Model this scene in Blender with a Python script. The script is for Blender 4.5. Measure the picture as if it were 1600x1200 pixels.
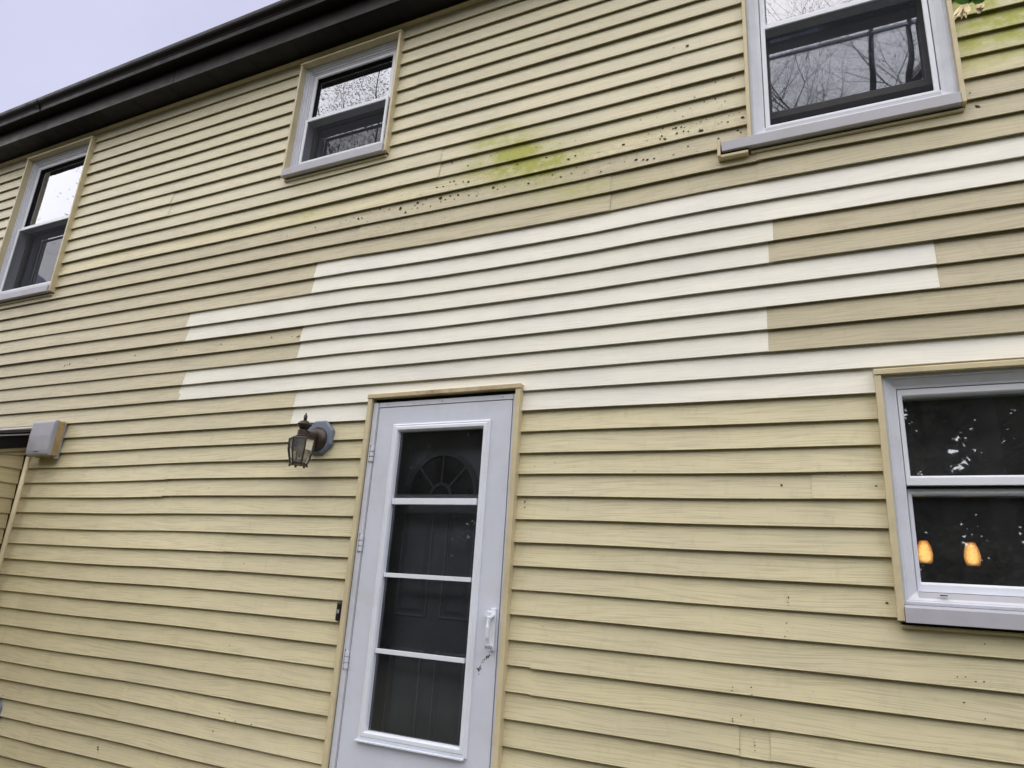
import bpy, math, random
from mathutils import Matrix, Vector, Euler
random.seed(7)
scene = bpy.context.scene
for o in list(bpy.data.objects):
    bpy.data.objects.remove(o)

EYE = 1.55          # eye height above the lawn; all z values below are relative to the eye

# ------------------------------------------------------------------ camera
cam = bpy.data.cameras.new('camera')
cam.sensor_fit = 'HORIZONTAL'; cam.sensor_width = 36.0
cam.lens = 36.0 * 1060.0 / 1600.0
cam.clip_start = 0.05; cam.clip_end = 2000
camo = bpy.data.objects.new('camera', cam); scene.collection.objects.link(camo)
Rr = ((0.9047836982791967, -0.42034221038817265, 0.06840237930222007),
      (0.42138934332654954, 0.8603965338935551, -0.2866161645734169),
      (0.061623702088067916, 0.28814966706547107, 0.9556004859307153))
Mc = Matrix(((Rr[0][0], Rr[0][2], -Rr[0][1], 0.0),
             (Rr[1][0], Rr[1][2], -Rr[1][1], -2.82584),
             (Rr[2][0], Rr[2][2], -Rr[2][1], EYE),
             (0, 0, 0, 1)))
camo.matrix_world = Mc
scene.camera = camo

# ------------------------------------------------------------------ sky and sun (bright overcast)
SUN_EL, SUN_AZ = 58.0, 188.0      # degrees; azimuth 180 = straight behind the photographer (-Y)
world = bpy.data.worlds.new('World'); scene.world = world; world.use_nodes = True
wn, wl = world.node_tree.nodes, world.node_tree.links
sky = wn.new('ShaderNodeTexSky'); sky.sky_type = 'NISHITA'; sky.sun_disc = False
sky.sun_elevation = math.radians(SUN_EL); sky.sun_rotation = math.radians(SUN_AZ)
sky.dust_density = 4.0
tc = wn.new('ShaderNodeTexCoord')
cl = wn.new('ShaderNodeTexNoise'); cl.inputs['Scale'].default_value = 2.2; cl.inputs['Detail'].default_value = 5
wl.new(tc.outputs['Generated'], cl.inputs['Vector'])
cr = wn.new('ShaderNodeValToRGB')
cr.color_ramp.elements[0].position = .3; cr.color_ramp.elements[0].color = (1.73, 1.73, 2.33, 1)
cr.color_ramp.elements[1].position = .72; cr.color_ramp.elements[1].color = (2.25, 2.2, 2.8, 1)
wl.new(cl.outputs['Fac'], cr.inputs['Fac'])
mx = wn.new('ShaderNodeMix'); mx.data_type = 'RGBA'; mx.inputs['Factor'].default_value = .9
wl.new(sky.outputs[0], mx.inputs['A']); wl.new(cr.outputs[0], mx.inputs['B'])
bg = wn['Background']; bg.inputs[1].default_value = .1
wl.new(mx.outputs['Result'], bg.inputs[0])
sl = bpy.data.lights.new('sun', 'SUN'); sl.energy = 1.5; sl.angle = math.radians(112); sl.color = (1.0, .97, .885)
so = bpy.data.objects.new('sun', sl); scene.collection.objects.link(so)
el, az = math.radians(SUN_EL), math.radians(SUN_AZ)
sdir = Vector((math.sin(az) * math.cos(el), math.cos(az) * math.cos(el), math.sin(el)))
so.rotation_euler = sdir.to_track_quat('Z', 'Y').to_euler(); so.location = (0, -6, 12)
vs = scene.view_settings
vs.view_transform = 'Standard'; vs.look = 'None'; vs.exposure = 1.72; vs.gamma = 1.0; vs.use_curve_mapping = False
scene.cycles.max_bounces = 5; scene.cycles.transparent_max_bounces = 16; scene.cycles.glossy_bounces = 4; scene.cycles.diffuse_bounces = 3
scene.cycles.caustics_reflective = False; scene.cycles.caustics_refractive = False

# ------------------------------------------------------------------ node helpers / materials
class NT:
    def __init__(s, name):
        s.m = bpy.data.materials.new(name); s.m.use_nodes = True
        s.t = s.m.node_tree; s.n = s.t.nodes; s.l = s.t.links
        s.b = s.n['Principled BSDF']; s.out = s.n['Material Output']
    def new(s, k, **kw):
        x = s.n.new(k)
        for a, v in kw.items(): setattr(x, a, v)
        return x
    def put(s, sock, v):
        if hasattr(v, 'is_linked') or isinstance(v, bpy.types.NodeSocket): s.l.new(v, sock)
        else: sock.default_value = v
    def math(s, op, a, b=None, c=None, clamp=False):
        x = s.new('ShaderNodeMath', operation=op); x.use_clamp = clamp
        s.put(x.inputs[0], a)
        if b is not None: s.put(x.inputs[1], b)
        if c is not None: s.put(x.inputs[2], c)
        return x.outputs[0]
    def mix(s, f, a, b, mode='MIX'):
        x = s.new('ShaderNodeMix', data_type='RGBA', blend_type=mode)
        s.put(x.inputs['Factor'], f)
        for k, v in (('A', a), ('B', b)):
            if isinstance(v, tuple): v = v if len(v) == 4 else v + (1,)
            s.put(x.inputs[k], v)
        return x.outputs['Result']
    def noise(s, vec, scale, detail=2.0, rough=.5, dist=0.0):
        x = s.new('ShaderNodeTexNoise')
        x.inputs['Scale'].default_value = scale; x.inputs['Detail'].default_value = detail
        x.inputs['Roughness'].default_value = rough; x.inputs['Distortion'].default_value = dist
        if vec is not None: s.l.new(vec, x.inputs['Vector'])
        return x.outputs['Fac']
    def ramp(s, f, p0, p1, lo=0.0, hi=1.0):
        x = s.new('ShaderNodeMapRange'); x.clamp = True
        s.put(x.inputs['Value'], f)
        for k, v in (('From Min', p0), ('From Max', p1), ('To Min', lo), ('To Max', hi)): x.inputs[k].default_value = v
        return x.outputs[0]
    def pos(s):
        return s.new('ShaderNodeTexCoord').outputs['Object']
    def sep(s, v):
        x = s.new('ShaderNodeSeparateXYZ'); s.l.new(v, x.inputs[0]); return x.outputs
    def comb(s, a, b, c):
        x = s.new('ShaderNodeCombineXYZ')
        for i, v in enumerate((a, b, c)): s.put(x.inputs[i], v)
        return x.outputs[0]
    def bump(s, h, strength=.3, dist=.002):
        x = s.new('ShaderNodeBump'); x.inputs['Strength'].default_value = strength; x.inputs['Distance'].default_value = dist
        s.l.new(h, x.inputs['Height']); s.l.new(x.outputs[0], s.b.inputs['Normal'])

MATS = {}
def simple(name, col, rough=.5, spec=.5, metal=0.0, var=.08, scale=14, dirt=None, dirt_amt=0.0, bump=0.0, bscale=60):
    t = NT(name); p = t.pos()
    n = t.noise(p, scale, 4, .6)
    f = t.ramp(n, .3, .7, 1 - var, 1 + var)
    c = t.mix(1.0, tuple(col), t.comb(f, f, f), 'MULTIPLY')
    if dirt:
        d = t.noise(p, 5.0, 6, .7)
        c = t.mix(t.ramp(d, .5, .75, 0, dirt_amt), c, tuple(dirt))
    t.put(t.b.inputs['Base Color'], c)
    r = t.ramp(t.noise(p, scale * 1.7, 3), .3, .7, max(.02, rough - .08), min(1, rough + .08))
    t.put(t.b.inputs['Roughness'], r)
    t.b.inputs['Specular IOR Level'].default_value = spec; t.b.inputs['Metallic'].default_value = metal
    if bump: t.bump(t.noise(p, bscale, 3), bump, .002)
    MATS[name] = t.m; return t.m

def siding_material(name, stained):
    """embossed vinyl clapboard; the board's own colour comes from its object colour"""
    t = NT(name); p = t.pos(); x, y, z = t.sep(p)
    oi = t.new('ShaderNodeObjectInfo'); rnd = oi.outputs['Random']
    off = t.math('MULTIPLY', rnd, 37.0)
    # slanting cathedral grain: z is warped by slow noise along the board
    warp = t.noise(t.comb(t.math('ADD', t.math('MULTIPLY', x, 1.6), off), t.math('MULTIPLY', z, 4.0), off), 1.0, 1.0, .5)
    zw = t.math('ADD', z, t.math('MULTIPLY', warp, .07))
    g1 = t.noise(t.comb(t.math('ADD', t.math('MULTIPLY', x, 5.0), off), t.math('MULTIPLY', zw, 210.0), off), 1.0, 1.0, .5)
    groove = t.ramp(g1, .50, .34, 0, 1)
    # old boards hold dirt in the grain (alpha of the object colour = how weathered)
    age = oi.outputs['Alpha']
    base = oi.outputs['Color']
    blot = t.noise(t.comb(t.math('ADD', t.math('MULTIPLY', x, 1.1), off), t.math('MULTIPLY', z, 2.5), 0.0), 1.3, 4.0, .65)
    bl = t.ramp(blot, .28, .74, .90, 1.055)
    c = t.mix(1.0, base, t.comb(bl, bl, t.math('MULTIPLY', bl, t.ramp(blot, .3, .7, 1.04, .97))), 'MULTIPLY')
    c = t.mix(t.math('MULTIPLY', t.math('MULTIPLY', groove, age), .25), c, (.22, .185, .10))
    c = t.mix(t.math('MULTIPLY', groove, .085), c, (.25, .22, .16))
    # runs of dirt and fine grime, very faint
    ru = t.noise(t.comb(t.math('MULTIPLY', x, 24.0), t.math('MULTIPLY', z, 14.0), off), 1.0, 4.0, .7)
    c = t.mix(t.math('MULTIPLY', t.ramp(ru, .55, .8, 0, .30), age), c, (.28, .235, .14))
    if stained:
        # algae and mildew blooms with places of their own on this wall (x, z, width, height, strength)
        def blobs(lst):
            acc = None
            for bx, bz, w, h, s in lst:
                dx = t.math('DIVIDE', t.math('SUBTRACT', x, bx), w); dz = t.math('DIVIDE', t.math('SUBTRACT', z, bz + EYE), h)
                e = t.math('MULTIPLY', t.math('POWER', 2.718, t.math('MULTIPLY', t.math('ADD', t.math('MULTIPLY', dx, dx), t.math('MULTIPLY', dz, dz)), -1.0)), s)
                acc = e if acc is None else t.math('ADD', acc, e)
            return acc
        an = t.noise(t.comb(t.math('MULTIPLY', x, 6.0), 0.0, t.math('MULTIPLY', z, 9.0)), 1.0, 5.0, .72)
        al = blobs([(-1.45, 2.24, .20, .12, 1.7), (-1.57, 2.41, .17, .09, .8), (-1.27, 2.14, .22, .10, 1.0), (-1.70, 2.2, .16, .08, .4), (-2.89, 2.17, .18, .05, .55),
                    (.80, 2.34, .26, .14, 1.4), (.62, 2.48, .22, .12, .9), (.64, 2.2, .16, .05, .5), (-.99, 1.93, .28, .05, .45), (-1.15, 1.99, .22, .06, .45)])
        # it thins out towards the bottom of every board, where the rain washes the lap
        lapz = t.math('FRACT', t.math('DIVIDE', t.math('SUBTRACT', z, .79999 + EYE - 30 * .1016), .1016))
        af = t.math('MULTIPLY', t.math('MULTIPLY', al, t.ramp(an, .34, .62, .06, 1.1)), t.ramp(lapz, .0, .5, .55, 1.0), clamp=True)
        c = t.mix(t.math('MULTIPLY', af, .9), c, (.335, .355, .025))
        # grey mildew bloom under the upper windows
        mi = blobs([(-1.6, 2.13, .55, .08, .5), (-.72, 2.13, .5, .10, .55), (-.4, 2.2, .25, .12, .4), (-2.25, 1.93, .4, .05, .7), (-1.9, 2.0, .6, .07, .3), (-1.1, 2.05, .4, .06, .4)])
        mn = t.noise(t.comb(t.math('MULTIPLY', x, 26.0), 0.0, t.math('MULTIPLY', z, 40.0)), 1.0, 4.0, .7)
        mf = t.math('MULTIPLY', mi, t.ramp(mn, .42, .72, 0.08, .85), clamp=True)
        c = t.mix(t.math('MULTIPLY', mf, .55), c, (.17, .155, .11))
    t.put(t.b.inputs['Base Color'], c)
    t.b.inputs['Roughness'].default_value = .5
    t.b.inputs['Specular IOR Level'].default_value = .35
    t.bump(g1, .4, .0012)
    MATS[name] = t.m; return t.m

def glass_material(name, refl, tint=(.8, .84, .86), wob=.25, dust_haze=.010, rough=.003):
    t = NT(name); t.n.remove(t.b)
    tr = t.new('ShaderNodeBsdfTransparent'); tr.inputs[0].default_value = tint + (1,)
    gl = t.new('ShaderNodeBsdfGlossy'); gl.inputs['Roughness'].default_value = rough; gl.inputs['Color'].default_value = (.90, .92, 1, 1)
    fr = t.new('ShaderNodeFresnel'); fr.inputs[0].default_value = 1.5
    f = t.math('ADD', t.math('MULTIPLY', fr.outputs[0], 1.2), refl, clamp=True)
    bp = t.new('ShaderNodeBump'); bp.inputs['Strength'].default_value = wob; bp.inputs['Distance'].default_value = .004
    t.l.new(t.noise(t.pos(), 3.0, 1.0), bp.inputs['Height']); t.l.new(bp.outputs[0], gl.inputs['Normal'])
    ms = t.new('ShaderNodeMixShader'); t.l.new(f, ms.inputs[0]); t.l.new(tr.outputs[0], ms.inputs[1]); t.l.new(gl.outputs[0], ms.inputs[2])
    # dusty diffuse film that also paints the haze of reflections over the pane
    df = t.new('ShaderNodeBsdfDiffuse'); df.inputs[0].default_value = (.62, .64, .68, 1)
    m2 = t.new('ShaderNodeMixShader'); t.l.new(t.ramp(t.noise(t.pos(), 6.0, 5, .65), .3, .75, dust_haze * .4, dust_haze * 1.6), m2.inputs[0])
    t.l.new(ms.outputs[0], m2.inputs[1]); t.l.new(df.outputs[0], m2.inputs[2])
    t.l.new(m2.outputs[0], t.out.inputs[0]); MATS[name] = t.m; return t.m

def screen_material():
    t = NT('insect_mesh'); t.n.remove(t.b)
    tr = t.new('ShaderNodeBsdfTransparent'); df = t.new('ShaderNodeBsdfDiffuse'); df.inputs[0].default_value = (.045, .047, .055, 1)
    ms = t.new('ShaderNodeMixShader'); ms.inputs[0].default_value = .46
    t.l.new(tr.outputs[0], ms.inputs[1]); t.l.new(df.outputs[0], ms.inputs[2]); t.l.new(ms.outputs[0], t.out.inputs[0]); MATS['screen'] = t.m

def lamp_glass():
    t = NT('amber_shade'); p = t.pos(); x, y, z = t.sep(p)
    v = t.noise(p, 85.0, 5, .75)
    lw = t.new('ShaderNodeLayerWeight'); lw.inputs[0].default_value = .45
    c = t.mix(t.ramp(v, .36, .62), (1.0, .66, .22), (.75, .20, .01))
    c = t.mix(t.ramp(lw.outputs['Facing'], .15, .9, 0, .92), c, (.22, .036, .002))
    c = t.mix(t.ramp(z, EYE + .30 - .030, EYE + .30 - .052, 0, .8), c, (.20, .06, .02))
    c = t.mix(t.ramp(z, EYE + .30 + .020, EYE + .30 + .054, 0, .55), c, (.45, .10, .006))
    c = t.mix(t.ramp(lw.outputs['Facing'], .35, .0, 0, .6), c, (1.6, 1.0, .32))
    t.put(t.b.inputs['Base Color'], (.25, .10, .03, 1)); t.put(t.b.inputs['Emission Color'], c); t.b.inputs['Emission Strength'].default_value = .62
    t.m.cycles.emission_sampling = 'NONE'; MATS['amber'] = t.m

def leaf_material(name, c1, c2, trans=.25):
    t = NT(name); p = t.pos(); n = t.noise(p, 1.3, 4, .7)
    c = t.mix(t.ramp(n, .3, .7), c1, c2)
    t.put(t.b.inputs['Base Color'], c); t.b.inputs['Roughness'].default_value = .6; t.b.inputs['Specular IOR Level'].default_value = .2
    tr = t.new('ShaderNodeBsdfTranslucent'); t.l.new(c, tr.inputs[0])
    ms = t.new('ShaderNodeMixShader'); ms.inputs[0].default_value = trans + .15; t.l.new(t.b.outputs[0], ms.inputs[1]); t.l.new(tr.outputs[0], ms.inputs[2]); t.l.new(ms.outputs[0], t.out.inputs[0])
    MATS[name] = t.m

def grass_material():
    t = NT('lawn'); p = t.pos()
    c = t.mix(t.ramp(t.noise(p, 1.5, 6, .7), .3, .7), (.06, .065, .03), (.085, .08, .045))
    t.put(t.b.inputs['Base Color'], c); t.b.inputs['Roughness'].default_value = .9; t.bump(t.noise(p, 60, 4), .8, .02); MATS['grass'] = t.m

siding_material('siding', False); siding_material('siding_stained', True); screen_material(); lamp_glass(); grass_material()
glass_material('glass_up', .20); glass_material('glass_low', .20, rough=.012); glass_material('glass_dim', .11, (.8, .82, .8), dust_haze=.032, rough=.014); glass_material('glass_storm', .0, (.95, .96, .97), dust_haze=.012); glass_material('glass_lantern', .03, (.62, .60, .52), dust_haze=.16)
simple('tan_trim', (.62, .54, .345), .45, .4, var=.06, scale=8, dirt=(.30, .24, .14), dirt_amt=.35, bump=.1)
simple('tan_worn', (.56, .46, .28), .5, .35, var=.1, scale=9, dirt=(.20, .12, .06), dirt_amt=.85, bump=.15)
simple('white_vinyl', (.63, .65, .72), .42, .45, var=.05, scale=7, dirt=(.38, .36, .33), dirt_amt=.35, bump=.06)
simple('white_sash', (.78, .81, .88), .35, .5, var=.03, scale=6, dirt=(.5, .49, .46), dirt_amt=.22)
simple('sill_grey', (.45, .45, .50), .5, .4, var=.07, scale=10, dirt=(.36, .33, .28), dirt_amt=.5, bump=.1)
simple('door_white', (.63, .665, .76), .45, .4, var=.04, scale=3, dirt=(.50, .47, .46), dirt_amt=.4, bump=.05)
simple('door_insert', (.75, .79, .87), .4, .45, var=.03, scale=4, dirt=(.55, .53, .5), dirt_amt=.25)
simple('sash_shaded', (.13, .122, .118), .5, .3, var=.1)  # white vinyl lower sash, with the shade behind the screen put into its colour
simple('gasket', (.012, .012, .012), .7, .2)
simple('slate_door', (.24, .26, .31), .5, .35, var=.06, scale=5, bump=.05)
simple('fan_slate', (.135, .147, .17), .5, .3, var=.06)
simple('slate_trim', (.40, .42, .47), .5, .35, var=.06, scale=5)
simple('gutter_brown', (.0095, .0065, .0066), .42, .2, var=.12, scale=6, dirt=(.014, .012, .013), dirt_amt=.4, bump=.03)
simple('soffit_brown', (.0055, .0045, .0055), .55, .3, var=.15, scale=6)
simple('shingle_grey', (.07, .062, .055), .9, .2, var=.3, scale=60, bump=.5)
simple('bronze', (.050, .034, .025), .42, .55, metal=.3, var=.35, scale=45, dirt=(.085, .062, .05), dirt_amt=.6, bump=.25, bscale=180)
simple('block_blue', (.17, .205, .265), .5, .4, var=.06, scale=20)
simple('box_grey', (.36, .36, .405), .5, .4, var=.05, scale=14, dirt=(.42, .39, .33), dirt_amt=.3)
simple('box_yellowed', (.44, .31, .13), .55, .4, var=.16, scale=28, dirt=(.22, .16, .08), dirt_amt=.6)
simple('black_plastic', (.012, .012, .014), .35, .5)
simple('bell_button', (.30, .30, .32), .35, .5)
simple('scuff', (.10, .09, .09), .8, .2)
simple('mildew', (.055, .05, .035), .9, .1, var=.4, scale=300)
simple('concrete', (.33, .32, .30), .9, .2, var=.15, scale=20, bump=.3)
simple('sheathing', (.10, .09, .075), .9, .1)
simple('room_paint', (.06, .055, .052), .9, .1)
simple('curtain', (.30, .30, .33), .9, .1)
simple('cord_dark', (.02, .02, .02), .6, .3)
simple('bark', (.055, .045, .038), .9, .1, var=.35, scale=12, bump=.6, bscale=25)
simple('flashing', (.75, .74, .72), .35, .5, var=.05)
simple('bulb_glass', (.48, .40, .28), .2, .5)
simple('petal', (.66, .55, .32), .6, .2, var=.2, scale=40)
leaf_material('leaf_dark', (.03, .04, .02), (.07, .08, .035)); leaf_material('leaf_mid', (.06, .075, .03), (.12, .12, .05)); leaf_material('bud', (.11, .09, .045), (.17, .16, .06)); leaf_material('leaf_bright', (.06, .16, .03), (.10, .22, .05))

# ------------------------------------------------------------------ mesh helpers
class MB:
    """collects shapes (z given relative to the eye) and links them as one mesh object"""
    def __init__(s): s.v = []; s.f = []
    def box(s, x0, x1, y0, y1, z0, z1):
        b = len(s.v)
        s.v += [(x0, y0, z0), (x1, y0, z0), (x1, y1, z0), (x0, y1, z0), (x0, y0, z1), (x1, y0, z1), (x1, y1, z1), (x0, y1, z1)]
        s.f += [tuple(b + i for i in q) for q in ((3, 2, 1, 0), (4, 5, 6, 7), (0, 1, 5, 4), (1, 2, 6, 5), (2, 3, 7, 6), (3, 0, 4, 7))]
        return s
    def ring(s, x0, x1, z0, z1, prof, close=True, k=(1, 1, 1, 1)):
        """mitred rectangular frame; prof = (inset, y) points; k scales the inset left, right, bottom, top"""
        b = len(s.v); n = len(prof)
        for d, y in prof:
            s.v += [(x0 + d * k[0], y, z0 + d * k[2]), (x1 - d * k[1], y, z0 + d * k[2]), (x1 - d * k[1], y, z1 - d * k[3]), (x0 + d * k[0], y, z1 - d * k[3])]
        for i in range(n if close else n - 1):
            j = (i + 1) % n
            for c in range(4):
                e = (c + 1) % 4
                s.f.append((b + i * 4 + c, b + i * 4 + e, b + j * 4 + e, b + j * 4 + c))
        return s
    def prism_x(s, x0, x1, prof, sk0=0.0, sk1=0.0):
        """closed (y,z) profile extruded along x"""
        b = len(s.v); n = len(prof)
        s.v += [(x0, y, z) for y, z in prof] + [(x1, y, z) for y, z in prof]
        for i in range(n):
            j = (i + 1) % n; s.f.append((b + i, b + j, b + n + j, b + n + i))
        s.f.append(tuple(b + i for i in reversed(range(n)))); s.f.append(tuple(b + n + i for i in range(n)))
        return s
    def tube(s, pts, rads, n=8, cap=True):
        b = len(s.v); P = [Vector(p) for p in pts]
        up = Vector((0, 0, 1))
        for i, p in enumerate(P):
            d = (P[min(i + 1, len(P) - 1)] - P[max(i - 1, 0)]); d.normalize()
            a = d.cross(up if abs(d.z) < .9 else Vector((1, 0, 0))); a.normalize(); c = d.cross(a)
            for k in range(n):
                t = 2 * math.pi * k / n; s.v.append(tuple(p + (a * math.cos(t) + c * math.sin(t)) * rads[i]))
        for i in range(len(P) - 1):
            for k in range(n):
                e = (k + 1) % n; s.f.append((b + i * n + k, b + i * n + e, b + (i + 1) * n + e, b + (i + 1) * n + k))
        if cap:
            s.f.append(tuple(b + k for k in reversed(range(n)))); s.f.append(tuple(b + (len(P) - 1) * n + k for k in range(n)))
        return s
    def lathe(s, cx, cy, prof, n=16, axis='z', rot=0.0):
        """prof = (radius, h); axis z: h is z.  axis y: h is y and cx, cy are x, z"""
        b = len(s.v); m = len(prof)
        for r, h in prof:
            for k in range(n):
                t = 2 * math.pi * k / n + rot
                s.v.append((cx + r * math.cos(t), cy + r * math.sin(t), h) if axis == 'z' else (cx + r * math.cos(t), h, cy + r * math.sin(t)))
        for i in range(m - 1):
            for k in range(n):
                e = (k + 1) % n; s.f.append((b + i * n + k, b + i * n + e, b + (i + 1) * n + e, b + (i + 1) * n + k))
        s.f.append(tuple(b + k for k in reversed(range(n)))); s.f.append(tuple(b + (m - 1) * n + k for k in range(n)))
        return s
    def quad(s, a, b_, c, d):
        b = len(s.v); s.v += [tuple(a), tuple(b_), tuple(c), tuple(d)]; s.f.append((b, b + 1, b + 2, b + 3)); return s
    def build(s, name, mat, parent=None, bevel=0.0, smooth=False, kind=None, origin=None):
        me = bpy.data.meshes.new(name)
        o_ = Vector(origin) if origin else Vector((0, 0, -EYE))
        me.from_pydata([(x - o_.x, y - o_.y, z - o_.z) for x, y, z in s.v], [], s.f); me.update()
        import bmesh
        if len(s.f) < 60000:
            bm = bmesh.new(); bm.from_mesh(me); bmesh.ops.recalc_face_normals(bm, faces=bm.faces); bm.to_mesh(me); bm.free()
        if mat: me.materials.append(MATS[mat])
        if smooth:
            for p in me.polygons: p.use_smooth = True
        ob = bpy.data.objects.new(name, me); scene.collection.objects.link(ob)
        ob.location = (o_.x, o_.y, o_.z + EYE)
        if bevel:
            bv = ob.modifiers.new('bevel', 'BEVEL'); bv.width = bevel; bv.segments = 2; bv.limit_method = 'ANGLE'; bv.angle_limit = math.radians(40)
        if parent: attach(ob, parent)
        if kind: ob['kind'] = kind
        return ob
def attach(ob, parent):
    ob.parent = parent
    ob.matrix_parent_inverse = world_of(parent).inverted()
def world_of(o):
    m = Matrix.Translation(o.location)
    return (world_of(o.parent) @ o.matrix_parent_inverse @ m) if o.parent else m
def tag(o, label, cat, group=None, kind=None):
    if label: o['label'] = label
    if cat: o['category'] = cat
    if group: o['group'] = group
    if kind: o['kind'] = kind
    return o
def empty(name, loc, label, cat, group=None):
    o = bpy.data.objects.new(name, None); scene.collection.objects.link(o); o.location = (loc[0], loc[1], loc[2] + EYE); o.empty_display_size = .1
    return tag(o, label, cat, group)
def mb(): return MB()

# ------------------------------------------------------------------ ground
g = mb(); g.quad((-400, -400, -EYE), (400, -400, -EYE), (400, 400, -EYE), (-400, 400, -EYE))
tag(g.build('lawn', 'grass'), 'green lawn in front of the house', 'lawn', kind='structure')

# ------------------------------------------------------------------ the house: openings in the wall
S = 0.1016                       # exposure of one clapboard
WL, WR = -9.0, 2.2               # ends of the wall
SOF = 3.468                      # soffit
CORNER = -5.15                   # inside corner with the low wing
W_LEFT = dict(x0=-6.275, x1=-5.385, zb=1.975, zt=3.385, meet=2.705, screen=True)
W_MID = dict(x0=-3.145, x1=-2.315, zb=2.478, zt=3.385, meet=2.957, screen=True)
W_RIGHT = dict(x0=-.252, x1=.588, zb=1.985, zt=3.385, meet=2.698, screen=True, open=.12)    # lower sash pushed up a little
W_LOW = dict(x0=.165, x1=1.02, zb=-.028, zt=.885, meet=.475, screen=False)
WINS = [W_LEFT, W_MID, W_RIGHT, W_LOW]
DOOR = dict(x0=-2.207, x1=-1.320, zb=-1.14, zt=.937)
OPEN = [(w['x0'] + .012, w['x1'] - .012, w['zb'] + .012, w['zt'] - .012) for w in WINS] + [(DOOR['x0'] + .012, DOOR['x1'] - .012, -2.0, DOOR['zt'] - .012)]

DZ = [(-3.59,-25,6),(-3.56,-24,-2),(-3.54,-23,-8),(-3.52,-22,-5),(-3.49,-21,-5),(-3.47,-20,-6),(-3.45,-19,-5),(-3.42,-18,-3),(-3.4,-17,-8),(-3.38,-16,0),(-3.36,-15,-3),(-3.33,-14,-9),(-3.31,-13,-6),(-3.29,-12,1),(-3.26,-11,0),(-3.24,-10,-4),(-3.22,-9,-3),(-3.19,-8,-3),(-3.17,-7,-1),(-3.15,-6,-4),(-3.12,-5,-3),(-3.1,-4,-6),(-3.08,-3,-1),(-3.06,-2,4),(-3.03,-1,6),(-3.01,0,9),(-2.99,1,8),(-2.96,2,7),(-2.94,3,15),(-2.92,4,14),(-2.89,5,11),(-2.87,6,12),(-2.85,7,11),(-2.82,8,11),(-2.8,9,6),(-2.78,10,8),(-2.75,11,6),(-2.73,12,1),(-2.71,13,-1),(-2.68,14,-5),(-2.66,15,-5),(-2.64,16,-8),(-1.54,-24,-3),(-1.53,-23,0),(-1.52,-22,2),(-1.52,-21,1),(-1.51,-20,2),(-1.5,-19,8),(-1.5,-18,3),(-1.49,-17,4),(-1.48,-16,7),(-1.47,-15,3),(-1.47,-14,1),(-1.46,-13,1),(-1.45,-12,-3),(-1.45,-11,-10),(-1.44,-10,-19),(-1.43,-9,-26),(-1.42,-8,-25),(-1.42,-7,-23),(-1.41,-6,-17),(-1.4,-5,-17),(-1.4,-4,-10),(-1.39,-3,-5),(-1.38,-2,1),(-1.31,-1,5),(-1.3,0,11),(-1.3,1,10),(-1.29,2,9),(-1.29,3,10),(-1.28,4,9),(-1.27,5,11),(-1.27,6,14),(-1.26,7,16),(-1.32,8,6),(-1.31,9,7),(-1.3,10,7),(-1.29,11,2),(-1.29,12,2),(-1.28,13,-2),(-1.27,14,-4),(-0.23,-20,5),(-0.23,-19,11),(-0.24,-18,10),(-0.24,-17,11),(-0.24,-16,11),(-0.25,-15,13),(-0.25,-14,10),(-0.25,-13,14),(-0.18,-10,5),(-0.18,-9,1),(-0.19,-8,-3),(-0.19,-7,-4),(-0.19,-6,-4),(-0.2,-5,-4),(-0.2,-4,-2),(-0.21,-3,-3),(-0.21,-2,-5),(-0.22,-1,1),(-0.22,0,2),(-0.23,1,4),(-0.23,2,1),(-0.24,3,1),(-0.24,4,0),(-0.24,5,2),(-0.25,6,-1),(-0.25,7,0),(-0.26,8,0),(-0.26,9,0),(-0.27,10,-1),(-0.27,11,-3),(-0.28,12,-4),(0.78,-12,-3),(0.77,-11,-7),(0.76,-10,-2),(0.75,-9,-2),(0.73,-8,0),(0.72,-7,-4),(0.71,-6,-3),(0.69,-5,-3),(0.68,-4,-4),(0.67,-3,-5),(0.65,-2,-3),(0.64,-1,-2),(0.51,9,-3),(0.5,10,-5),(0.49,11,-7),(0.47,12,-6),(-6.06,-11,-3),(-6.01,-10,3),(-5.97,-9,6),(-5.92,-8,4),(-5.87,-7,4),(-5.82,-6,6),(-5.77,-5,5),(-5.73,-4,5),(-5.68,-3,7),(-5.63,-2,1),(-5.05,10,-2),(-5.0,11,-2),(-4.95,12,-6),(-4.9,13,-11),(-4.85,14,-13),(-4.8,15,-13),(-4.75,16,-16)]
def dz(x, z, k):
    w, a = .25, 0.0
    for px, pk, d in DZ:
        e = ((px - x) / .55) ** 2 + ((pk - k) / 2.2) ** 2
        if e < 9: f = math.exp(-e); w += f; a += f * d
    return a / w / 1000.0
_rz = {}
def row_z(k, x):
    key = (k, round(x, 2))
    if key not in _rz: _rz[key] = .79999 - k * S + dz(x, 0, k)
    return _rz[key]

house = empty('house', (-3.0, 1.5, -EYE), 'two-storey house with faded yellow clapboard siding, white patch and dark eaves', 'house')
m = mb()
xs = sorted({WL, WR} | {v for o in OPEN for v in o[:2]}); zs = sorted({-1.3, 3.7} | {max(-1.3, v) for o in OPEN for v in o[2:]})
for i in range(len(xs) - 1):
    for j in range(len(zs) - 1):
        cx, cz = (xs[i] + xs[i + 1]) / 2, (zs[j] + zs[j + 1]) / 2
        if any(o[0] < cx < o[1] and o[2] < cz < o[3] for o in OPEN): continue
        m.box(xs[i], xs[i + 1], .021, .19, zs[j], zs[j + 1])
wall = m.build('wall', 'sheathing', house)

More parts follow.
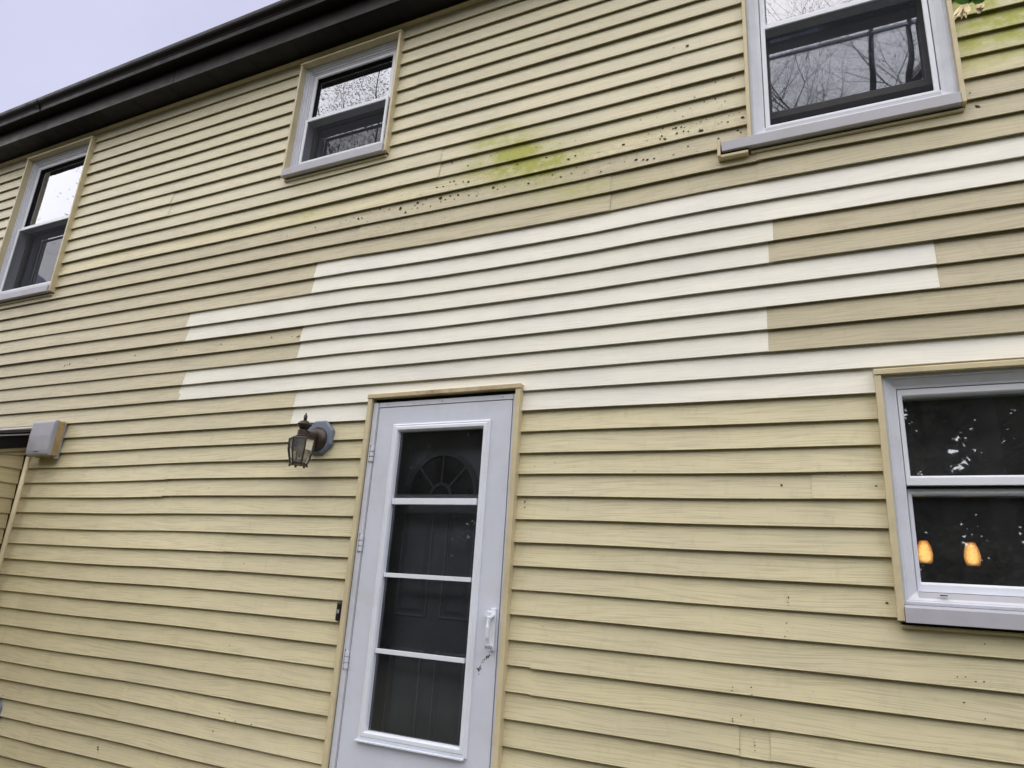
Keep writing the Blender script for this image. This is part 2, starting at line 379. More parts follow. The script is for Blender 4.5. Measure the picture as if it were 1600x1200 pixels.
# ------------------------------------------------------------------ clapboards
JOINTS = {-11: [-2.45, -.92, -.21], -9: [-6.4, -2.742], -7: [-7.4, -3.776, -.18], -5: [-6.42, -2.772, .405], -3: [-7.35, -3.722, -.2], -1: [-2.765],
          -17: [-4.25, -.596], -15: [-5.6, -1.946], 13: [-2.826, -.389, -.259]}
SEEN = set(JOINTS)
NEW = {-9: (-2.75, 9), -7: (-3.78, -.19), -5: (-2.78, .40), -3: (-3.73, -.21), -1: (-2.77, 9)}
rj = random.Random(5)
def joints(k0):
    if k0 in JOINTS: return JOINTS[k0]
    s = rj.uniform(-8.8, -5.6); r = []
    while s < WR: r.append(s); s += 3.62
    JOINTS[k0] = r; return r
def face_y(f): return .0172 * max(0.0, min(1.0, f)) ** .95          # board face: 0 at the butt, recessed to the top
def profile(zb, zt, lo, hi):
    h = zt - zb; out = []
    top = min(zt + .020, hi)
    out.append((face_y((top - zb) / h) + (.001 if top > zt else 0), top))
    if top > zt: out.append((face_y(1), zt))
    for f in (.5, .045):
        z = zb + f * h
        if lo < z < hi: out.append((face_y(f), z))
        elif f == .5: out.append((face_y(.5), min(max(z, lo), top - .0005)))
        else: out.append((face_y(f), max(lo, zb + f * h)))
    if lo <= zb: out += [(0.0001, zb + .0017), (.0013, zb), (.0055, zb + .0006), (.0066, zb + .0016), (.0070, zb + .016)]
    else: out += [(face_y((lo - zb) / h), lo - .0002), (face_y((lo - zb) / h) + .001, lo - .0003), (.0185, lo - .0003)]
    return out
def board(k, xa, xb, yoff, color, seed, parent, alpha, zoff):
    """one clapboard between xa and xb, notched round the openings; returns list of objects (cut right through = two boards)"""
    zc = .79999 - k * S
    cuts = sorted({xa, xb} | {v for o in OPEN for v in o[:2] if xa < v < xb and o[2] < zc + S + .03 and o[3] > zc - .03})
    runs = [[]]
    for i in range(len(cuts) - 1):
        a, b = cuts[i], cuts[i + 1]; c = (a + b) / 2; lo, hi = -9.0, 9.0; full = False
        zb_, zt_ = row_z(k, c), row_z(k - 1, c)
        for o in OPEN:
            if o[0] < c < o[1]:
                if o[2] <= zb_ + .008 and o[3] >= zt_ - .008: full = True
                elif o[2] <= zb_ + .008 and o[3] > zb_: lo = o[3]
                elif o[3] >= zt_ - .008 and o[2] < zt_: hi = o[2]
        hi = min(hi, SOF)
        if zb_ > SOF - .012: full = True
        if full: runs.append([])
        else: runs[-1].append((a, b, lo, hi))
    rr = random.Random(seed); ph = [rr.uniform(0, 6.28) for _ in range(4)]; obs = []
    for run in runs:
        if not run or run[-1][1] - run[0][0] < .02: continue
        m = mb()
        for a, b, lo, hi in run:
            n = max(1, int(math.ceil((b - a) / .3))); base = len(m.v); np_ = None
            for i in range(n + 1):
                x = a + (b - a) * i / n
                zb, zt = row_z(k, x), row_z(k - 1, x)
                w = .0007 * math.sin(x * 2.1 + ph[0]) + .0005 * math.sin(x * 5.3 + ph[1]); wz = .0009 * math.sin(x * 3.1 + ph[2])
                pr = profile(zb + wz + zoff, zt, lo, hi); np_ = len(pr)
                m.v += [(x, y + yoff + w, z) for y, z in pr]
            for i in range(n):
                for j in range(np_ - 1):
                    p = base + i * np_ + j; m.f.append((p, p + np_, p + np_ + 1, p + 1))
        ob = m.build('clapboard', 'siding_stained' if (-18 <= k <= -10 and run[-1][1] > -3.2) else 'siding', parent); ob.color = tuple(color) + (alpha,)
        obs.append(ob)
    return obs
rc = random.Random(11)
kmin = -27; kmax = 20
for k in range(kmin, kmax + 1):
    k0 = k if (k + 9) % 2 == 0 else k - 1
    left = CORNER if .79999 - k * S < .78 else WL
    ed = [left] + [j for j in joints(k0) if left + .05 < j < WR - .05] + [WR]
    for i in range(len(ed) - 1):
        a, b = ed[i], ed[i + 1]; c = (a + b) / 2
        nw = k0 in NEW and NEW[k0][0] < a + .03 and b - .03 < NEW[k0][1] + .01 if k0 in NEW else False
        if k0 in NEW and NEW[k0][1] > 8: nw = a > NEW[k0][0] - .05
        pr_ = random.Random(k0 * 31 + i); t = pr_.uniform(-1, 1)
        if nw:
            col = (.825 + .018 * t, .806 + .018 * t, .712 + .022 * t); al = .04
        else:
            col = [.68, .618, .385]; al = .75
            if k < -13: col = [.67, .622, .425]; al = .40
            if -12 <= k <= -9: col = [.56, .505, .33]; al = 1.0
            if -8 <= k <= 0: col = [.645, .587, .38]; al = .85
            if -8 <= k <= -1 and a > -1: col = [.535, .48, .315]; al = 1.0
            if -8 <= k <= 0 and b < -2 and b > -4.5 and b - a < 4: col = [.58, .522, .34]
            col = [v * (1 + .045 * t) for v in col[:2]] + [col[2] * (1.05 + .06 * t)]
        if k0 == 13 and -.4 < a < -.3: col = [v * 1.04 for v in col]
        zo = -.004 if k0 == 13 and -.4 < a < -.3 else random.Random(k0 * 7 + i).uniform(-.0022, .0022)
        board(k, a - (.010 if i else 0), b + (.012 if i < len(ed) - 2 else 0), -(.0036 if k0 in SEEN else .0014) * ((i + (k0 // 2)) % 2) if not nw else -.0030, col, k * 50 + i, wall, al, zo)

# ------------------------------------------------------------------ specks of mildew, nail holes
SPECK = [(-523,2672,76),(-591,2685,32),(-266,2682,24),(-392,2417,50),(-308,2413,32),(-490,2349,37),(-395,2322,50),(-349,2290,32),(-276,2318,24),(-762,2299,32),(-678,2290,24),(-549,2255,50),(-589,2303,32),(-513,2297,24),(-447,2318,32),(-649,2221,57),(-598,2203,50),(-585,2204,76),(-559,2202,50),(-542,2194,37),(-579,2168,57),(-546,2171,50),(-523,2163,50),(-463,2149,76),(-437,2146,24),(-653,2171,56),(-659,2153,50),(-636,2147,76),(-721,2206,32),(-725,2162,32),(-847,2172,76),(-368,2175,37),(-383,2172,24),(-340,2168,50),(-334,2206,32),(-314,2205,24),(-286,2208,37),(-274,2174,76),(-465,2207,32),(-1105,2262,32),(-1027,2310,32),(-1330,2279,32),(-1192,2267,32),(-1268,2202,50),(-1291,2158,32),(-1439,2201,50),(-1103,2170,50),(-1138,2154,76),(-1062,2115,37),(-1096,2102,37),(-1020,2149,32),(-977,2157,32),(-595,2047,37),(-780,2065,76),(-744,2056,50),(-722,2051,76),(-689,2049,50),(-837,2069,24),(-918,2081,32),(-526,2082,56),(-385,2088,76),(-297,2114,50),(-284,2097,50),(-267,2053,37),(-1121,2068,50),(-1228,2085,50),(-1178,2059,50),(-1360,2061,76),(-1317,2047,32),(-959,2037,57),(-1047,2053,32),(-1860,2314,76),(-1746,2261,62),(-1809,2218,32),(-1831,2181,50),(-1857,2182,50),(-1897,2159,50),(-1940,2164,62),(-1813,2154,50),(-1767,2162,50),(-1734,2154,76),(-1607,2295,32),(-1576,2084,76),(-1545,2067,50),(-1502,2073,50),(-3166,2943,48),(-3154,2850,39),(-2066,2091,95),(-2180,2077,108),(-2136,2039,76),(-1911,2090,134),(-1903,2062,50),(-1877,2072,50),(-1848,2092,50),(-1814,2059,50),(-1796,2086,76),(-1969,2045,50),(-2025,2072,50),(-2056,2052,50),(-2081,2078,50),(-2008,2105,50),(-2094,2055,40),(-2260,2088,50),(-2293,2078,32),(-2332,2108,62),(-2399,2094,32),(-2478,2066,76),(-2454,2067,50),(-2515,2079,40),(-2536,2061,32),(-2575,2074,39),(-2615,2098,32),(-2616,2065,32),(-2401,2029,32),(-2809,2069,62),(-2792,2045,32),(-3032,2047,32),(-1723,2065,50),(-1671,2049,50),(-2044,2133,32),(-2180,2162,32),(-2851,1346,40),(-2798,1345,50),(-2809,1341,50),(-3017,1360,50),(-2904,1243,32),(-4996,1346,62),(-4970,1350,62),(-4944,1354,62),(-5057,1357,39),(-4652,1362,40),(-4242,1357,62),(-3841,1357,50),(-3782,1273,32),(-3437,1358,50),(-5034,2066,39),(-2928,40,37),(-3307,451,32),(-2919,-699,37),(-2849,-699,25),(-2871,-720,37),(-2799,-721,37),(-2691,-722,37),(-2944,-786,37),(-2934,-168,24),(-2926,-332,24),(-2929,-376,24),(-4728,-825,37),(-4864,-376,32),(-3777,-977,57),(-3771,-987,57),(-188,450,54),(138,445,36),(-184,32,36),(137,33,36),(-187,14,25),(-186,3,16),(-196,-59,25),(-194,-87,16),(-203,-106,25),(412,-79,25),(323,-188,25),(347,-186,25),(373,-197,25),(396,-195,25),(334,-265,25),(386,-306,25),(-44,-55,16),(-1165,-146,25),(-393,-299,25),(-396,-310,25),(-328,-292,25),(-326,-316,25),(-397,-405,24),(-397,-413,25),(-324,-398,16),(-323,-409,16),(-383,-503,25),(-377,-504,25),(-327,-464,16),(-325,-474,25),(-324,-484,25),(-323,-500,16),(-367,-390,25),(-1241,543,24),(-1142,559,24),(-770,513,24),(-1284,381,37),(-1280,388,16),(-1280,357,37),(608,2048,37),(627,1981,81),(622,1987,37),(633,1974,37),(64,1936,37),(105,1942,37),(-98,1969,24)]
m = mb(); rs = random.Random(3)
def wall_y(x, z):
    k = int(math.floor((.79999 - z) / S)) - 1
    for q in range(k - 1, k + 4):
        zb, zt = row_z(q, x), row_z(q - 1, x)
        if zb <= z <= zt: return face_y((z - zb) / (zt - zb)), z
    return 0.0, z
def speck(x, z, r):
    if any(o[0] - .03 < x < o[1] + .03 and o[2] - .03 < z < o[3] + .03 for o in OPEN): return
    y, z = wall_y(x, z); n = rs.choice((5, 6, 7)); b = len(m.v); sx = rs.uniform(.8, 1.5); t0 = rs.uniform(0, 6)
    for i in range(n):
        t = t0 + 2 * math.pi * i / n; q = r * rs.uniform(.65, 1.2); zz = z + math.sin(t) * q
        yy, _ = wall_y(x, zz)
        m.v.append((x + math.cos(t) * q * sx, min(y, yy) - .0034, zz))
    m.f.append(tuple(range(b, b + n)))
for x, z, r in SPECK: speck(x / 1000, z / 1000, r / 10000)
for cx, cz, sx, sz, n, r in ((-.75, 2.15, .28, .06, 46, .0016), (-1.55, 2.13, .35, .05, 40, .0016), (-2.1, 1.97, .3, .03, 60, .0017), (-1.3, 2.07, .35, .03, 30, .0015), (-.42, 2.2, .12, .07, 24, .0017), (-1.45, 2.2, .2, .06, 14, .0016), (-3.5, 1.3, .4, .1, 9, .0013), (-.6, 2.35, .3, .1, 10, .0013)):
    for _ in range(n * 2): speck(rs.gauss(cx, sx), rs.gauss(cz, sz), r * rs.uniform(.25, 1.0) * rs.choice((.8, 1, 1, 1.7)))
for _ in range(110): speck(rs.uniform(-5.1, .8), rs.uniform(-1.1, 3.2), rs.uniform(.0006, .0013))
m.build('mildew_specks', 'mildew', wall, kind='stuff')

# ------------------------------------------------------------------ windows
def window(w, label, pane_up, pane_low, sill_x0=None):
    x0, x1, zb, zt, me, low = w['x0'], w['x1'], w['zb'], w['zt'], w['meet'], not w['screen']
    T = .022 if low else .017
    fx0, fx1, fz1, fz0 = x0 + T, x1 - T, zt - T, zb + .060
    FW = .048 if low else .056
    # stepped metal-clad outer frame, set back behind the casing
    if sill_x0 is None and not low: prof = [(0, .012), (.014, .012), (.016, .022), (.030, .022), (.032, .030), (.044, .030), (.046, .038), (FW, .038), (FW, .15), (0, .15)]
    else: prof = [(0, -.010), (.010, -.012), (.013, -.004), (.016, -.004), (.040, .014), (FW, .016), (FW, .15), (0, .15)]
    win = mb().ring(fx0, fx1, fz0, fz1, prof).build('window', 'white_vinyl', house, bevel=.001)
    win['label'] = label
    for a, b in ((x0, x0 + T), (x1 - T, x1)):
        mb().box(a, b, -.032, .03, zb + .004, zt - T - .001).build('casing', 'tan_trim', win, bevel=.0015)
    mb().prism_x(x0 - .002, x1 + .002, [(-.036, zt - T), (-.036, zt - .004), (-.033, zt), (.03, zt + .002), (.03, zt - T)]).build('casing', 'tan_trim', win, bevel=.0012)
    sx0 = x0 + T + .001 if sill_x0 is None else sill_x0
    sx1 = x1 - T - .002
    yn = -.044 if sill_x0 is None else -.038
    mb().prism_x(sx0, sx1, [(yn, zb), (yn, zb + .050), (-.012, zb + .058), (.03, zb + .070), (.03, zb + .002), (-.02, zb)]).build('sill', 'sill_grey', win, bevel=.0015)
    mb().prism_x(x0 + .01, x1 - .01, [(-.006, zb - .020), (-.010, zb - .012), (-.006, zb - .008), (.014, zb - .008), (.014, zb - .020)]).build('sill_trim', 'tan_trim', win, bevel=.001)
    mb().box(x0 + .012, x1 - .012, -.002, .014, zb - .008, zb - .0005).build('sill_gap', 'gasket', win)
    g_ = .0025
    gx0, gx1, gz0, gz1 = fx0 + FW + g_, fx1 - FW - g_, fz0 + .046, fz1 - FW - g_
    mb().prism_x(gx0, gx1, [(-.006, fz0 + .008), (.012, fz0 + .044), (.05, fz0 + .044), (.05, fz0 + .008)]).build('sub_sill', 'sill_grey', win)
    mb().box(gx0 + .002, gx1 - .002, .013, .05, fz0 + .0445, gz0 - .0005).build('seam', 'gasket', win)
    if low:
        US, UB, LS = .016, 2.2, .014
        mb().ring(gx0, gx1, me - .026, gz1, [(0, .020), (US - .003, .020), (US, .026), (US, .070), (0, .070)], k=(1, 1, UB, 1.7)).build('upper_sash', 'white_sash', win, bevel=.0012)
        mb().box(gx0 + US - .002, gx1 - US + .002, .058, .062, me + .008, gz1 - .024).build('upper_pane', pane_up, win)
        mb().box(gx0 + .002, gx1 - .002, .034, .070, me - .033, me - .0275).build('seam', 'gasket', win)
        mb().ring(gx0 + .002, gx1 - .002, gz0, me - .034, [(0, .050), (LS - .003, .050), (LS, .056), (LS, .118), (0, .118)], k=(1, 1, 2.4, 1.4)).build('lower_sash', 'white_sash', win, bevel=.0012)
        mb().box(gx0 + LS, gx1 - LS, .092, .096, gz0 + .030, me - .050).build('lower_pane', pane_low, win)
    else:
        mb().ring(gx0, gx1, me - .016, gz1, [(0, .040), (.022, .040), (.026, .046), (.026, .108), (0, .108)]).build('upper_sash', 'white_sash', win, bevel=.0012)
        mb().ring(gx0 + .0262, gx1 - .0262, me + .0102, gz1 - .0262, [(0, .048), (.002, .048), (.002, .0655), (0, .0655)]).build('glazing_gasket', 'gasket', win)
        mb().box(gx0 + .024, gx1 - .024, .066, .070, me + .006, gz1 - .024).build('upper_pane', pane_up, win)
        up = w.get('open', 0.0)
        mb().ring(gx0 + .004, gx1 - .004, gz0 + up, me + .018 + up, [(0, .110), (.034, .110), (.040, .116), (.040, .150), (0, .150)], k=(.6, .6, 1, 1)).build('lower_sash', 'sash_shaded', win, bevel=.0012)
        mb().box(gx0 + .026, gx1 - .026, .132, .136, gz0 + .036 + up, me - .018 + up).build('lower_pane', pane_low, win)
        mb().ring(gx0 + .001, gx1 - .001, gz0 + .002, me - .018, [(0, .022), (.018, .022), (.020, .025), (.020, .034), (0, .034)]).build('screen_frame', 'white_sash', win, bevel=.001)
        m_ = mb(); m_.quad((gx0 + .018, .030, gz0 + .018), (gx1 - .018, .030, gz0 + .018), (gx1 - .018, .030, me - .036), (gx0 + .018, .030, me - .036)); m_.build('insect_screen', 'screen', win)
    return win
w_l = window(W_LEFT, 'tall upper window at the left end, its panes full of white sky', 'glass_up', 'glass_low')
w_m = window(W_MID, 'short upper window under the eave reflecting bare twigs', 'glass_up', 'glass_low')
w_r = window(W_RIGHT, 'large upper window with a long sill reflecting a bare tree', 'glass_up', 'glass_low', sill_x0=-.366)
w_b = window(W_LOW, 'ground-floor window with two orange lamps glowing inside', 'glass_dim', 'glass_dim')
# tan end cap and dark gap of the long sill, left of the large window
m = mb(); m.box(-.386, -.372, -.038, .006, 1.962, 2.052); m.box(-.386, -.252, -.030, .006, 1.958, 1.972); m.build('sill_trim', 'tan_trim', w_r, bevel=.002)
mb().box(-.371, -.252, -.022, .004, 1.9725, 1.9915).build('gap', 'gasket', w_r)
# weep slot of the low window
mb().box(.300, .322, -.0085, -.002, .066, .0695).build('weep_slot', 'gasket', w_b)

# ------------------------------------------------------------------ storm door and entry door
DX0, DX1, DT, DB = DOOR['x0'], DOOR['x1'], DOOR['zt'], DOOR['zb']
m = mb()
m.box(DX0 + .027, DX0 + .060, -.014, .16, DB, .893); m.box(DX1 - .042, DX1 - .026, -.012, .16, DB, .893)
frame = m.build('door_frame', 'white_vinyl', house, bevel=.002)
for a, b in ((DX0, DX0 + .026), (DX1 - .025, DX1)):
    mb().box(a, b, -.030, .016, DB, DT - .0225).build('casing', 'tan_trim', frame, bevel=.0015)
mb().box(DX0 - .003, DX1 + .003, -.034, .016, DT - .022, DT).build('casing', 'tan_worn', frame, bevel=.0015)
mb().box(DX0 + .027, DX1 - .026, .010, .16, .8935, DT - .012).build('head_gap', 'gasket', frame)
mb().box(DX0 + .062, DX1 - .044, -.010, .16, .868, .8930).build('head_bar', 'white_vinyl', frame, bevel=.0015)
mb().box(DX1 - .0475, DX1 - .0425, .004, .05, DB, .867).build('gasket', 'gasket', frame)
mb().box(DX0 + .030, DX0 + .0315, -.0155, -.0142, DB, .89).build('hinge_seam', 'gasket', frame)
LX0, LX1, LT = DX0 + .062, DX1 - .048, .864
GX0, GX1, GZ0, GZ1 = -1.992, -1.524, -.665, .732      # glass opening
m = mb()
for q in ((LX0, GX0 - .02, DB + .01, LT), (GX1 + .02, LX1, DB + .01, LT), (GX0 - .02, GX1 + .02, GZ1 + .02, LT), (GX0 - .02, GX1 + .02, DB + .01, GZ0 - .02)):
    m.box(q[0], q[1], -.008, .030, q[2], q[3])
leaf = m.build('storm_door', 'door_white', house)
leaf['label'] = 'white storm door with four stacked glass panes'
mb().ring(GX0 - .046, GX1 + .050, GZ0 - .030, GZ1 + .040, [(0, -.0082), (0, -.014), (.008, -.018), (.012, -.016), (.018, -.022), (.032, -.022), (.038, -.012), (.040, .010), (.040, .022), (0, .022)]).build('glazing_frame', 'door_insert', leaf, bevel=.001)
mb().box(GX0 - .052, GX1 + .040, -.030, -.009, GZ0 - .036, GZ0 - .029).build('drip_ledge', 'door_insert', leaf, bevel=.001)
bars = ((.378, .030), (.026, .020), (-.316, .020))
for zc, h in bars: mb().box(GX0 - .004, GX1 + .004, -.012, .004, zc - h / 2, zc + h / 2).build('glazing_bar', 'door_insert', leaf, bevel=.0015)
ed = [GZ0 - .004] + sorted(z for z, _ in bars) + [GZ1 + .004]
for i in range(4): mb().box(GX0 - .005, GX1 + .005, .0062, .0092, ed[i] + .001, ed[i + 1] - .001).build('pane', 'glass_storm', leaf)
mb().box(GX0 - .004, GX1 + .004, .012, .02, .392, .415).build('glazing_bar', 'slate_trim', leaf)
for x in (-2.09, -1.76, -1.42): mb().lathe(x, .881, [(.0, -.0115), (.003, -.0115), (.0035, -.0095), (.0, -.0095)], 8, 'y').build('screw', 'bell_button', frame)
# hinges on the left edge
for zc in (.62, .17, -.37, -.95):
    m = mb()
    for i in range(3): m.box(DX0 + .046, DX0 + .066, -.020, -.010, zc - .040 + i * .027, zc - .040 + i * .027 + .023)
    m.build('hinge', 'white_vinyl', leaf, bevel=.0015)
    mb().box(DX0 + .0425, DX0 + .0452, -.0165, -.0142, zc - .044, zc + .046).build('hinge_seam', 'gasket', leaf)
m = mb(); m.box(DX0 + .0665, DX0 + .068, -.0095, -.0085, DB + .01, LT - .002); m.build('hinge_seam', 'scuff', leaf)
# pull handle with push button
hx = -1.392
m = mb(); m.box(hx - .010, hx + .014, -.018, -.0085, -.262, -.088)
m.tube([(hx, -.016, -.115), (hx - .002, -.050, -.128), (hx - .003, -.056, -.165), (hx - .002, -.054, -.21), (hx, -.046, -.238), (hx, -.014, -.248)], [.010, .011, .009, .008, .009, .008], 8)
h_ = m.build('handle', 'door_insert', leaf, bevel=.002)
mb().lathe(hx - .012, -.112, [(.0, -.052), (.012, -.052), (.014, -.048), (.014, -.016), (.0, -.016)], 12, 'y').build('push_button', 'door_insert', leaf, smooth=False)
mb().box(hx - .011, hx + .011, -.0585, -.050, -.252, -.240).build('handle_end', 'bell_button', leaf, bevel=.002)
# rubbed dark scuff where the handle swings
m = mb(); rs = random.Random(8)
for i in range(26):
    t = rs.random(); cx = -1.40 - .045 * t + rs.gauss(0, .003); cz = -.285 - .055 * t * t + rs.gauss(0, .004); r = rs.uniform(.0008, .0022)
    m.quad((cx - r, -.0088, cz - r * 2), (cx + r, -.0088, cz - r), (cx + r * 1.4, -.0088, cz + r * 2.2), (cx - r * .4, -.0088, cz + r * 1.5))
for i in range(14):
    cx = -1.447 + rs.gauss(0, .006); cz = -.343 + rs.gauss(0, .006); r = rs.uniform(.001, .003)
    m.quad((cx - r, -.0088, cz - r), (cx + r, -.0088, cz - r), (cx + r, -.0088, cz + r), (cx - r, -.0088, cz + r))
m.build('scuff_marks', 'scuff', leaf, kind='stuff')

# entry door behind the storm door
EY = .135
ent = mb().box(LX0 - .03, LX1 + .02, EY, EY + .045, DB + .02, .905).build('entry_door', 'slate_door', house)
ent['label'] = 'dark slate panelled entry door with a fan light behind the storm door'
def raised(x0, x1, z0, z1):
    p_ = mb().ring(x0, x1, z0, z1, [(0, EY - .0005), (.004, EY - .009), (.009, EY - .009), (.012, EY - .0005)], close=False).build('panel', 'slate_trim', ent)  # lighter slate bead paints in the highlights of the panel moulding
    m_ = mb().ring(x0 + .022, x1 - .022, z0 + .022, z1 - .022, [(0, EY - .0005), (.016, EY - .010), (.018, EY - .0102)], close=False)
    q = .0181; m_.quad((x0 + .022 + q, EY - .0102, z0 + .022 + q), (x1 - .022 - q, EY - .0102, z0 + .022 + q), (x1 - .022 - q, EY - .0102, z1 - .022 - q), (x0 + .022 + q, EY - .0102, z1 - .022 - q)); m_.build('panel_field', 'slate_door', p_)
for x0, x1 in ((-2.010, -1.825), (-1.755, -1.590)):
    raised(x0, x1, -.160, .345); raised(x0, x1, -.98, -.305)
m = mb(); fcx, fcz, fr = -1.800, .418, .205
for i in range(24):
    t0, t1 = math.pi * i / 24, math.pi * (i + 1) / 24
    for ra, rb in ((fr - .016, fr + .008), (.052, .066)):
        A = [(fcx + math.cos(t) * r, y, fcz + math.sin(t) * r * 1.12) for y in (EY - .016, EY - .001) for t in (t0, t1) for r in (ra, rb)]
        m.quad(A[0], A[1], A[3], A[2]); m.quad(A[0], A[2], A[6], A[4]); m.quad(A[1], A[3], A[7], A[5])
for a in (90, 45, 135):
    t = math.radians(a); c, s_ = math.cos(t), math.sin(t) * 1.12; px, pz = -math.sin(t) * .006, math.cos(t) * .006
    q = [(fcx + c * .06 - px, EY - .015, fcz + s_ * .06 - pz), (fcx + c * .06 + px, EY - .015, fcz + s_ * .06 + pz), (fcx + c * (fr - .01) + px, EY - .015, fcz + s_ * (fr - .01) + pz), (fcx + c * (fr - .01) - px, EY - .015, fcz + s_ * (fr - .01) - pz)]
    m.quad(*q)
m.box(fcx - fr - .008, fcx + fr + .008, EY - .016, EY - .001, fcz - .022, fcz - .004)
m.build('fan_light_frame', 'fan_slate', ent)
m = mb(); b = len(m.v); m.v = [(fcx + math.cos(math.pi * i / 24) * (fr - .012), EY - .004, fcz + math.sin(math.pi * i / 24) * (fr - .012) * 1.12) for i in range(25)]; m.f = [tuple(range(25))]
m.build('fan_light_pane', 'black_plastic', ent)
mb().lathe(-1.475, -.20, [(.0, EY - .05), (.022, EY - .048), (.026, EY - .03), (.012, EY - .015), (.03, EY - .004), (.03, EY)], 14, 'y').build('knob', 'bronze', ent, smooth=True)

# ------------------------------------------------------------------ eaves: soffit, fascia, gutter, roof
m = mb(); m.box(WL - .4, WR + .3, -.148, .016, SOF, SOF + .014)
sof = m.build('soffit', 'soffit_brown', house)
for i in range(-22, 9):   # vented panel seams
    x = i * .4064 + .11
    mb().box(x, x + .004, -.146, -.004, SOF - .0025, SOF - .0005).build('soffit_seam', 'gutter_brown', sof)
mb().prism_x(WL, WR, [(-.012, SOF - .018), (-.012, SOF - .012), (.004, SOF - .006), (.012, SOF - .001), (.012, SOF - .03)]).build('frieze_trim', 'tan_trim', house)
fas = mb().box(WL - .4, WR + .3, -.166, -.1485, SOF - .004, 3.72).build('fascia', 'gutter_brown', house, bevel=.002)
mb().box(-4.292, -4.288, -.168, -.1665, SOF - .006, 3.60).build('fascia_joint', 'gasket', fas)
G = [(-.168, 3.700), (-.168, 3.604), (-.172, 3.600), (-.236, 3.600), (-.241, 3.602), (-.243, 3.612), (-.246, 3.630), (-.254, 3.645), (-.266, 3.655), (-.276, 3.664), (-.282, 3.676), (-.284, 3.692), (-.284, 3.702), (-.270, 3.702), (-.270, 3.696), (-.277, 3.694), (-.270, 3.668), (-.250, 3.654), (-.238, 3.632), (-.234, 3.606), (-.174, 3.606), (-.172, 3.700)]
gut = mb().prism_x(WL - .42, WR + .32, G).build('gutter', 'gutter_brown', house)
for x in (-5.9, -2.85):
    mb().prism_x(x, x + .05, [(-.2375, 3.5985), (-.2435, 3.6005), (-.2455, 3.612), (-.2485, 3.630), (-.2565, 3.6435), (-.268, 3.6535), (-.278, 3.6625), (-.2845, 3.675), (-.2865, 3.692), (-.2855, 3.692), (-.27, 3.66), (-.24, 3.61), (-.20, 3.5995), (-.20, 3.5985)]).build('gutter_joint', 'gutter_brown', gut)
rp = [(-.20, 3.715), (-.20, 3.730), (4.0, 5.83), (4.0, 5.80)]
mb().prism_x(WL - .45, WR + .35, rp).build('roof', 'shingle_grey', house)
mb().prism_x(WL - .45, WR + .35, [(4.001, 5.83), (4.001, 5.80), (8.2, 3.70), (8.2, 3.73)]).build('roof', 'shingle_grey', house)
# the rest of the shell: end walls with gables, back wall, foundation
for x in (WL, WR):
    mb().prism_x(x - .05, x + .05, [(.191, -1.3), (.191, 3.75), (4.0, 5.78), (8.0, 3.75), (8.0, -1.3)]).build('end_wall', 'tan_trim', house)
mb().box(WL + .051, WR - .051, 7.9, 8.0, -1.3, 3.74).build('back_wall', 'tan_trim', house)
mb().box(WL - .02, WR + .02, .02, 8.0, -EYE - .2, -1.301).build('foundation', 'concrete', house)
# dark rooms behind the glass
def room(x0, x1, z0, z1, y1):
    m = mb(); y0 = .191
    m.quad((x0, y1, z0), (x1, y1, z0), (x1, y1, z1), (x0, y1, z1)); m.quad((x0, y0, z0), (x0, y1, z0), (x0, y1, z1), (x0, y0, z1)); m.quad((x1, y0, z0), (x1, y1, z0), (x1, y1, z1), (x1, y0, z1))
    m.quad((x0, y0, z0), (x1, y0, z0), (x1, y1, z0), (x0, y1, z0)); m.quad((x0, y0, z1), (x1, y0, z1), (x1, y1, z1), (x0, y1, z1)); m.build('room', 'room_paint', house)
room(-8.5, -4.6, 1.55, 3.45, 3.5); room(-4.5, -1.4, 1.55, 3.45, 3.0); room(-1.3, 2.0, 1.55, 3.45, 3.5); room(-.6, 2.0, -1.2, 1.3, 4.0); room(-2.6, -.8, -1.2, 1.3, 2.0)
# curtain panels inside the upper left and right windows
def curtain(x0, x1, z0, z1, y, n):
    m = mb(); pts = [(x0 + (x1 - x0) * i / n, y + .018 * math.sin(i * 1.9)) for i in range(n + 1)]
    for i in range(n):
        a, b = pts[i], pts[i + 1]; m.quad((a[0], a[1], z0), (b[0], b[1], z0), (b[0], b[1], z1), (a[0], a[1], z1))
    m.build('curtain', 'curtain', house, smooth=True)
curtain(-6.05, -5.6, 2.0, 2.62, .22, 26)

# ------------------------------------------------------------------ the low wing at the left (side wall facing right, rake falling towards the lawn)
WX = CORNER
def rake(y): return .742 + .27 * y           # underside of the rake trim
wing = mb().prism_x(-8.9, WX - .02, [(-.02, -1.3), (-.02, .74), (-3.0, rake(-3.0)), (-3.0, -1.3)]).build('wing_wall', 'sheathing', house)
for k in range(0, 21):
    zb, zt = .79999 - k * S - .012, .79999 - (k - 1) * S - .012
    m = mb(); n = 8
    ye = -3.0
    pts = []
    for i in range(n + 1):
        y = -.012 + (ye + .012) * i / n; lim = rake(y) - .004
        b0, t0 = min(zb, lim), min(zt, lim)
        pts.append([(WX - .012, y, min(t0 + .01, lim)), (WX - .006, y, (b0 + t0) / 2), (WX, y, b0 + .002), (WX - .0015, y, b0), (WX - .0145, y, b0)])
    for i in range(n):
        if pts[i][0][2] - pts[i][4][2] < .001 and pts[i + 1][0][2] - pts[i + 1][4][2] < .001: continue
        for j in range(4): m.quad(pts[i][j], pts[i + 1][j], pts[i + 1][j + 1], pts[i][j + 1])
    if m.f:
        ob = m.build('clapboard', 'siding', wing); ob.color = (.57, .485, .275, .7)
